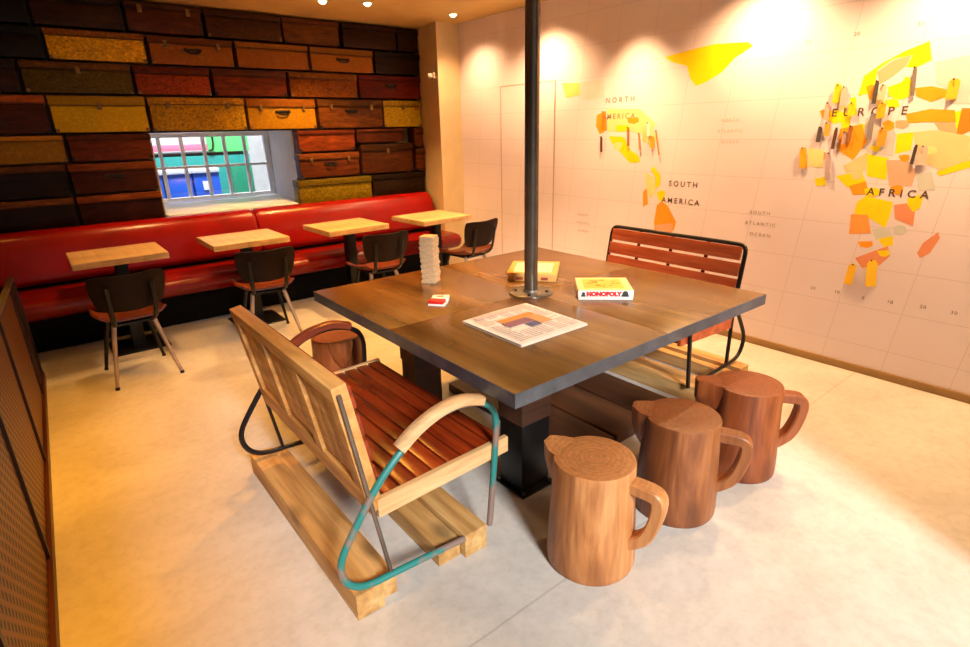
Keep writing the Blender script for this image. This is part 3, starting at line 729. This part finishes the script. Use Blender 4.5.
# block tower
jx, jy, ja = 1.712, 2.665, math.radians(33)
jb = MB().box(-.042, .042, -.0137, .0137, 0, .0146, .002).build('wooden_block', M['jenga'])
tag(jb, 'pale wooden block stacked in the tall tower on the table', 'block', 'blocks of the stacking tower')
first = True
for L in range(18):
    for k in (-1, 0, 1):
        o = jb if first else jb.copy()
        if not first: COL.objects.link(o)
        first = False
        rz = ja+(PI/2 if L % 2 else 0)
        off = Vector((random.uniform(-.006, .006), k*.028, 0)); off.rotate(Euler((0, 0, rz)))
        o.location = (jx+off.x, jy+off.y, ZT+.0151*L); o.rotation_euler = (0, 0, rz)

# ------------------------------------------------------------------ low mesh screen on the left
sc = thing('mesh_screen', 'low brown mesh guard screen with steel rail at the left edge', 'screen', (-.226, 4.76, 0))
PX = lambda y: -.226-.017*(4.76-y)
ZTOP = lambda y: .715+.06*(4.76-y)
bars = [4.76, 4.326, 3.327, 2.457, 1.45, .55]
def spanel(y0, y1, off, th, z0, z1f):
    b = bmesh.new(); vs = []
    for y in (y0, y1):
        x = PX(y)+.226-off
        vs.append([b.verts.new((x-dx, y-4.76, z)) for dx, z in ((0, z0), (th, z0), (th, z1f(y)), (0, z1f(y)))])
    A, B = vs
    for k in range(4): b.faces.new((A[k], A[(k+1) % 4], B[(k+1) % 4], B[k]))
    b.faces.new(A[::-1]); b.faces.new(B); bmesh.ops.recalc_face_normals(b, faces=b.faces[:])
    o = MB(); o._merge(b); return o
for i, (ya, yb) in enumerate(zip(bars, bars[1:])):
    o = spanel(ya-.012, yb+.012, .012, .012, .05, lambda y: ZTOP(y)-.02).build('mesh_panel', M['screenframe'] if i == 0 else (M['darkteal'] if i >= 4 else M['mesh']), sc)
    if i >= 4: o['label'] = 'dark teal panel'
for y in bars: spanel(y+.012, y-.012, 0, .035, 0.0, lambda y: ZTOP(y)-.0).build('upright', M['screenframe'], sc)
MB().tube([(PX(y)+.226-.018, y-4.76, ZTOP(y)+.012) for y in (4.78, 3.5, 2.2, .53)], .018, 10, flat=.8).build('top_rail', M['railsteel'], sc)
spanel(4.76, .55, -.006, .03, 0.001, lambda y: .05).build('bottom_rail', M['kick'], sc)

# ------------------------------------------------------------------ emergency fitting on the pier
ef = thing('wall_lamp', 'small white fitting fixed on the side of the pier', 'lamp', (3.79, 5.62, 2.175))
MB().box(-.03, .0, -.05, .05, -.028, .028, .006).build('housing', fcol((232, 226, 214)), ef)
MB().lathe([(.024, 0), (.026, .03), (.018, .045), (0, .047)], 16, M=Matrix.Translation((-.03, .0, 0)) @ Matrix.Rotation(-PI/2, 4, 'Y')).build('lens', fcol((240, 236, 228)), ef)

# ------------------------------------------------------------------ world map on the right wall
wm = thing('map_picture', 'painted world map with yellow and orange countries on the right wall', 'map', (W, 0, 0))
# the wall plane seen from the survey point (0,0,1.6): pixel of the survey -> (y,z) on the wall
def wp(px, py):
    d = fw+rt*((px-485)/552.158)-up*((py-323.5)/552.158); t = W/d.x
    return (d.y*t, 1.6+d.z*t)
pc = [0]
def patch(name, c, pts):
    pc[0] += 1; q = [wp(*p_) for p_ in pts]; th = .0005+.00007*(pc[0] % 9)
    MB().prism(q, lambda u, v, d: (-d, u, v), .0003, th).build(name, fcol(c, .5), wm)
YL = (250, 222, 4); OG = (244, 160, 28); PK = (240, 170, 130); LY = (246, 222, 150); GY = (206, 196, 196); CO = (232, 150, 110); PE = (242, 206, 150); DO = (214, 130, 30); PG = (206, 208, 204)
patch('greenland', YL, [(665,57),(690,50),(715,44),(748,42),(753,46),(735,58),(722,72),(706,82),(696,86),(690,78),(687,66),(672,62)])
patch('alaska', (246,214,120), [(562,83),(580,83),(580,95),(566,98)])
patch('canada', (222,210,206), [(580,82),(604,80),(604,98),(582,100)])
patch('country', OG, [(597,115),(606,111),(607,130),(600,134),(596,126)])
patch('country', LY, [(607,109),(640,109),(656,124),(650,136),(628,131),(608,132)])
patch('country', YL, [(609,136),(624,137),(630,150),(639,156),(640,162),(630,163),(622,154),(612,143)])
patch('country', LY, [(642,122),(652,128),(657,140),(652,147),(642,140)])
patch('country', YL, [(654,166),(661,176),(660,185),(655,190),(656,178),(651,170)])
patch('country', OG, [(643,192),(647,187),(648,204),(643,207)])
patch('country', LY, [(645,172),(655,178),(655,195),(650,198),(646,188)])
patch('country', OG, [(657,205),(662,201),(668,206),(676,222),(674,230),(655,233),(654,222)])
patch('country', PK, [(655,225),(673,223),(672,236),(657,236)])
# Europe and western Asia
patch('country', YL, [(864,76),(884,62),(905,51),(930,41),(932,60),(916,68),(906,67),(913,55),(893,59),(878,70),(873,92),(858,96)])
patch('country', PK, [(877,72),(894,60),(912,55),(906,66),(892,77),(880,84)])
patch('country', YL, [(888,87),(902,82),(906,76),(912,80),(909,97),(898,100),(889,96)])
patch('country', OG, [(915,88),(932,86),(949,90),(948,96),(931,102),(916,96)])
patch('country', OG, [(906,114),(930,109),(955,110),(956,122),(926,122),(908,123)])
patch('country', YL, [(955,112),(962,110),(962,128),(956,130)])
patch('country', DO, [(962,108),(972,108),(972,130),(955,138),(958,126)])
patch('country', PK, [(934,123),(955,122),(957,134),(945,137)])
patch('country', GY, [(935,62),(970,55),(972,104),(950,104),(950,90),(936,84)])
patch('country', YL, [(836,83),(840,84),(838,104),(833,103)])
patch('country', YL, [(850,98),(856,97),(857,114),(851,116)])
patch('country', YL, [(828,111),(845,110),(852,118),(834,124),(828,120)])
patch('country', LY, [(838,105),(850,106),(851,112),(840,112)])
patch('country', OG, [(840,129),(862,124),(867,142),(853,160),(838,150)])
patch('country', YL, [(858,124),(866,124),(864,134),(859,134)])
patch('country', GY, [(866,118),(886,114),(896,134),(893,156),(870,154),(862,146)])
patch('country', YL, [(897,134),(914,132),(911,150),(895,154)])
patch('country', PE, [(913,132),(935,130),(970,136),(970,160),(940,170),(918,160)])
patch('country', YL, [(936,172),(964,162),(972,160),(972,167),(940,176)])
patch('country', PG, [(916,174),(932,172),(935,190),(919,191)])
# Africa
patch('country', OG, [(800,150),(806,147),(807,168),(800,168)])
patch('country', LY, [(808,148),(824,150),(823,168),(807,166)])
patch('country', YL, [(815,179),(826,176),(826,185),(816,186)])
patch('country', PE, [(843,166),(868,152),(866,170),(846,173)])
patch('country', YL, [(867,154),(889,158),(886,180),(867,176)])
patch('country', YL, [(836,176),(862,171),(866,182),(848,188)])
patch('country', OG, [(849,186),(866,181),(869,194),(853,195)])
patch('country', (222,178,150), [(886,160),(908,160),(916,172),(912,186),(889,186)])
patch('country', YL, [(857,202),(866,196),(893,202),(890,216),(885,228),(871,219),(854,213)])
patch('country', (246,164,80), [(851,214),(868,215),(871,233),(849,234)])
patch('country', CO, [(894,205),(908,203),(915,212),(913,226),(895,219)])
patch('country', YL, [(908,198),(924,194),(920,208),(913,212),(907,204)])
patch('country', PG, [(872,229),(889,227),(893,236),(876,240)])
patch('country', YL, [(878,239),(893,236),(893,245),(884,247)])
patch('country', CO, [(855,258),(871,252),(888,246),(890,256),(880,265),(862,268)])
patch('madagascar', CO, [(917,253),(923,243),(938,232),(940,238),(930,253),(920,258)])
for c_, px, py, w_, h_ in ((YL,846,124,5,6),(OG,872,92,4,9),(YL,893,104,6,5),(PK,902,124,8,5),(OG,826,114,5,5),(GY,843,148,6,8),(LY,880,100,6,6),(YL,876,148,5,4),(OG,889,126,6,5),(CO,822,156,5,5),(YL,860,140,4,5),(PE,858,176,6,4),(OG,898,190,6,5),(YL,872,192,8,5),(CO,880,206,6,4),(PG,900,230,6,5),(OG,866,244,7,4),(YL,884,253,5,4),(LY,928,150,9,5),(OG,905,158,5,4),(YL,622,128,7,4),(OG,633,120,6,4),(LY,618,146,5,4),(YL,662,196,4,6),(OG,660,210,5,4)):
    patch('country', c_, [(px-w_+random.uniform(-2, 2), py-h_*.6), (px-w_*.1, py-h_+random.uniform(-1, 2)), (px+w_*.9, py-h_*.7), (px+w_+random.uniform(-2, 1), py+h_*.4), (px+w_*.2, py+h_), (px-w_*.8, py+h_*.7)])
# lettering stands in the wall plane, read from the room
def wtext(body, px, py, hz, mat, space=1.0, bold=0, spread=None):
    y, z = wp(px, py)
    Mx = Matrix(((0, 0, -1, -.0013), (-1, 0, 0, y), (0, 1, 0, z), (0, 0, 0, 1)))
    text(body, hz, Mx, mat, wm, 'lettering', .0001, bold, space)
dk = fcol((92, 70, 62)); lg = fcol((150, 122, 110))
wtext('NORTH', 620, 100, .062, lg, 1.7, .0008); wtext('AMERICA', 618, 116.5, .062, lg, 1.5, .0008)
wtext('SOUTH', 683, 184.5, .06, dk, 1.5, .0008); wtext('AMERICA', 680, 201.5, .06, dk, 1.5, .0008)
wtext('EUROPE', 868, 112, .066, dk, 2.0, .001); wtext('AFRICA', 897, 193.5, .062, dk, 1.7, .0012)
for k, s_ in enumerate(('NORTH', 'ATLANTIC', 'OCEAN')): wtext(s_, 730, 120+k*11, .03, fcol((206, 178, 164)), 1.5)
for k, s_ in enumerate(('SOUTH', 'ATLANTIC', 'OCEAN')): wtext(s_, 760, 213+k*11, .034, lg, 1.5)
for k, s_ in enumerate(('SOUTH', 'PACIFIC', 'OCEAN')): wtext(s_, 583, 215+k*8, .03, lg, 1.5)
for s_, px, py in (('20', 813, 288), ('10', 837, 292), ('0', 863, 298), ('10', 890, 302), ('20', 923, 307), ('30', 954, 313)): wtext(s_, px, py, .03, dk, 1.2)
for s_, px, py in (('10', 809, 42), ('20', 857, 34), ('30', 921, 24)): wtext(s_, px, py, .03, lg, 1.2)

# paper tags hung on pins over the map
TG = [ # top px, bottom px, width m, colour (dark ones have the tag's shaded side painted in), label
 ((604,111),(604,126),.035,(214,130,40),'orange-brown tag pinned at the west edge of North America'),
 ((602,136),(602,152),.022,(96,58,36),'shade-dark brown tag below the orange one, west of Mexico'),
 ((629,127),(629,146),.02,(176,104,60),'rusty tag hanging under the letters of North America'),
 ((640,133),(641,150),.02,(206,140,90),'tan tag hanging right of the yellow Mexico patch'),
 ((649,122),(649,136),.025,(240,232,224),'white tag on the pale eastern patch of North America'),
 ((653,136),(653,148),.035,(196,160,30),'olive yellow tag near the east coast of North America'),
 ((657,130),(660,155),.018,(226,150,90),'long thin orange tag farthest east on North America'),
 ((839.5,84),(836,102),.04,(242,206,20),'yellow tag at the top left of the Europe group'),
 ((845.5,86),(843,106),.035,(206,180,172),'pinkish grey tag right of the upper left yellow tag'),
 ((853,102),(852,116),.04,(244,210,20),'yellow tag above the letter start of Europe'),
 ((878,80),(873.5,104),.022,(74,66,64),'long shade-dark tag hanging from the Scandinavian patch'),
 ((884.5,84),(881,100),.035,(222,190,160),'beige tag beside the long shade-dark tag'),
 ((883.7,102),(881,118),.045,(246,176,20),'amber tag in the middle of the Europe lettering'),
 ((916,66),(912.5,96),.02,(116,104,100),'long grey tag below the top yellow corner patch'),
 ((955.5,78),(950.5,99.5),.05,(244,176,30),'orange tag alone at the upper right of the map'),
 ((829,102),(827,120),.03,(212,176,166),'pink tag at the left edge of the Europe group'),
 ((821,126),(818,142),.025,(84,70,64),'shade-dark tag at the far left below Europe'),
 ((828,122),(826.5,136),.03,(238,160,40),'orange tag just right of the far left shade-dark tag'),
 ((838,127),(833.6,149),.024,(94,60,40),'shade-dark brown tag over the orange western patch'),
 ((846,131),(844,144),.028,(186,150,140),'grey tag on the orange western patch'),
 ((852,125),(848.5,142),.024,(160,96,50),'chestnut tag at the right of the orange western patch'),
 ((830,152),(828.5,180),.04,(204,184,188),'long lilac grey tag hanging beside West Africa'),
 ((873.5,112),(869,140),.026,(132,122,122),'long grey tag hanging below the Europe lettering'),
 ((884,127),(880.5,146),.045,(222,150,40),'bronze tag on the pale grey patch of Greece'),
 ((918,144),(912.5,164),.02,(70,60,58),'shade-dark tag at the right of the yellow Turkey patch'),
 ((924.5,145),(921.5,165),.045,(218,186,166),'beige tag touching the shade-dark tag at right'),
 ((804,147),(803,168),.04,(240,170,30),'orange tag farthest left beside West Africa'),
 ((854.5,263),(848.5,284),.05,(246,196,30),'left yellow tag at the tip of South Africa'),
 ((873,259),(870.5,286),.055,(248,202,30),'right yellow tag at the tip of South Africa'),
]
for i, (tp, bp, w_, c_, lb) in enumerate(TG):
    y0, z0 = wp(*tp); y1, z1 = wp(*bp); L = math.hypot(y1-y0, z1-z0)
    t = thing('paper_tag', lb, 'tag', (W-.006, y0, z0), 0, 'paper tags pinned to the map')
    tw = random.uniform(.15, .5)*(1 if i % 3 else -1)
    T = Matrix.Rotation(math.atan2(y1-y0, z0-z1), 4, 'X') @ Matrix.Rotation(tw, 4, 'Z')
    w2 = w_/2
    b = MB(); b.prism([(-w2, -L), (w2, -L), (w2, -L*.16), (w2*.5, -.004), (-w2*.5, -.004), (-w2, -L*.16)], lambda u, v, d: (-d, u, v), .007, .0085, 0, T)
    b.build('paper', fcol(c_), t)
    MB().lathe([(.0022, -.0055), (.0022, .016), (.0045, .017), (.0045, .021), (0, .022)], 10, M=Matrix.Translation((0, 0, -.006)) @ Matrix.Rotation(-PI/2, 4, 'Y')).build('pin', M['darkiron'], t)

# ------------------------------------------------------------------ ceiling downlights and daylight
lens = emis('lamp_lens', (1, .72, .36, 1), 12)
WARM = (1.0, .42, .05)
def downlight(x, y, lb, watts, aim=(0, 0), size=75, blend=.6, col=WARM):
    t = thing('downlight', lb, 'light', (x, y, H), 0, 'recessed ceiling downlights')
    MB().lathe([(.034, -.001), (.05, -.001), (.05, -.006), (.046, -.009), (.034, -.006)], 24).build('ring', fcol((214, 200, 180)), t)
    MB().lathe([(.033, -.001), (.033, -.006), (.028, -.018), (.015, -.026), (0, -.028)], 20).build('lens', lens, t)
    l = bpy.data.lights.new('spot', 'SPOT'); l.energy = watts; l.color = col; l.spot_size = math.radians(size); l.spot_blend = blend; l.shadow_soft_size = .035
    o = bpy.data.objects.new('spot_beam', l); COL.objects.link(o); o.parent = t; o.location = (0, 0, -.07)
    o.rotation_euler = Vector((aim[0], aim[1], -2.6)).to_track_quat('-Z', 'Y').to_euler()
names = ['first', 'second', 'third', 'fourth', 'fifth', 'sixth']
for i, y in enumerate((5.08, 4.05, 3.03, 2.0, .97, .1)):
    downlight(3.70, y, '%s ceiling downlight from the pier in the row along the map wall' % names[i], (60, 110, 150, 125, 125, 125)[i], (.13, 0 if i else -.1), 88 if i == 2 else 128, 1.0, (1.0, .61, .28))
downlight(2.37, 5.2, 'brightest downlight, above the right part of the suitcase wall', 165, (0, .0), 110, .6, (1, .54, .17))
downlight(2.74, 5.07, 'small downlight between the bright one and the pier', 50, (0, 0), 80)
downlight(.9, 5.0, 'ceiling downlight above the left part of the banquette', 80, (.05, .25), 80, .8, (1, .52, .16))
downlight(-.5, 5.0, 'ceiling downlight in the far left corner', 10, (0, .2), 95)
for i, (x, y) in enumerate(((-.22, 3.7), (-.22, 2.5), (-.22, 1.3))):
    downlight(x, y, '%s ceiling downlight of the row above the mesh screen' % names[i], 165, (-.05, 0), 54, 1.0, (1, .40, .02))
for i, (x, y) in enumerate(((1.6, 3.3), (2.4, 3.3))):
    downlight(x, y, '%s ceiling downlight behind the steel post' % names[i], 110, (0, 0), 95)

def area(name, loc, target, w_, h_, energy, col):
    l = bpy.data.lights.new(name, 'AREA'); l.shape = 'RECTANGLE'; l.size = w_; l.size_y = h_; l.energy = energy; l.color = col
    o = bpy.data.objects.new(name, l); COL.objects.link(o); o.location = loc
    o.rotation_euler = (Vector(target)-Vector(loc)).to_track_quat('-Z', 'Y').to_euler()
area('street_daylight', (-1.0, -7, 6.0), (1.2, 1.5, 0), 1.6, 1.8, 1280, (1.0, .98, .95))
area('street_daylight', (1.9, 7.7, 4.6), (2.1, 9.2, .5), 2.6, .8, 430, (.95, .98, 1))
w = bpy.data.worlds.new('sky'); SC.world = w; w.use_nodes = True
bg = w.node_tree.nodes['Background']; bg.inputs[0].default_value = (.88, .93, 1, 1); bg.inputs[1].default_value = .35

vs = SC.view_settings; vs.view_transform = 'Standard'; vs.look = 'None'; vs.gamma = 1; vs.use_curve_mapping = False; vs.exposure = .52
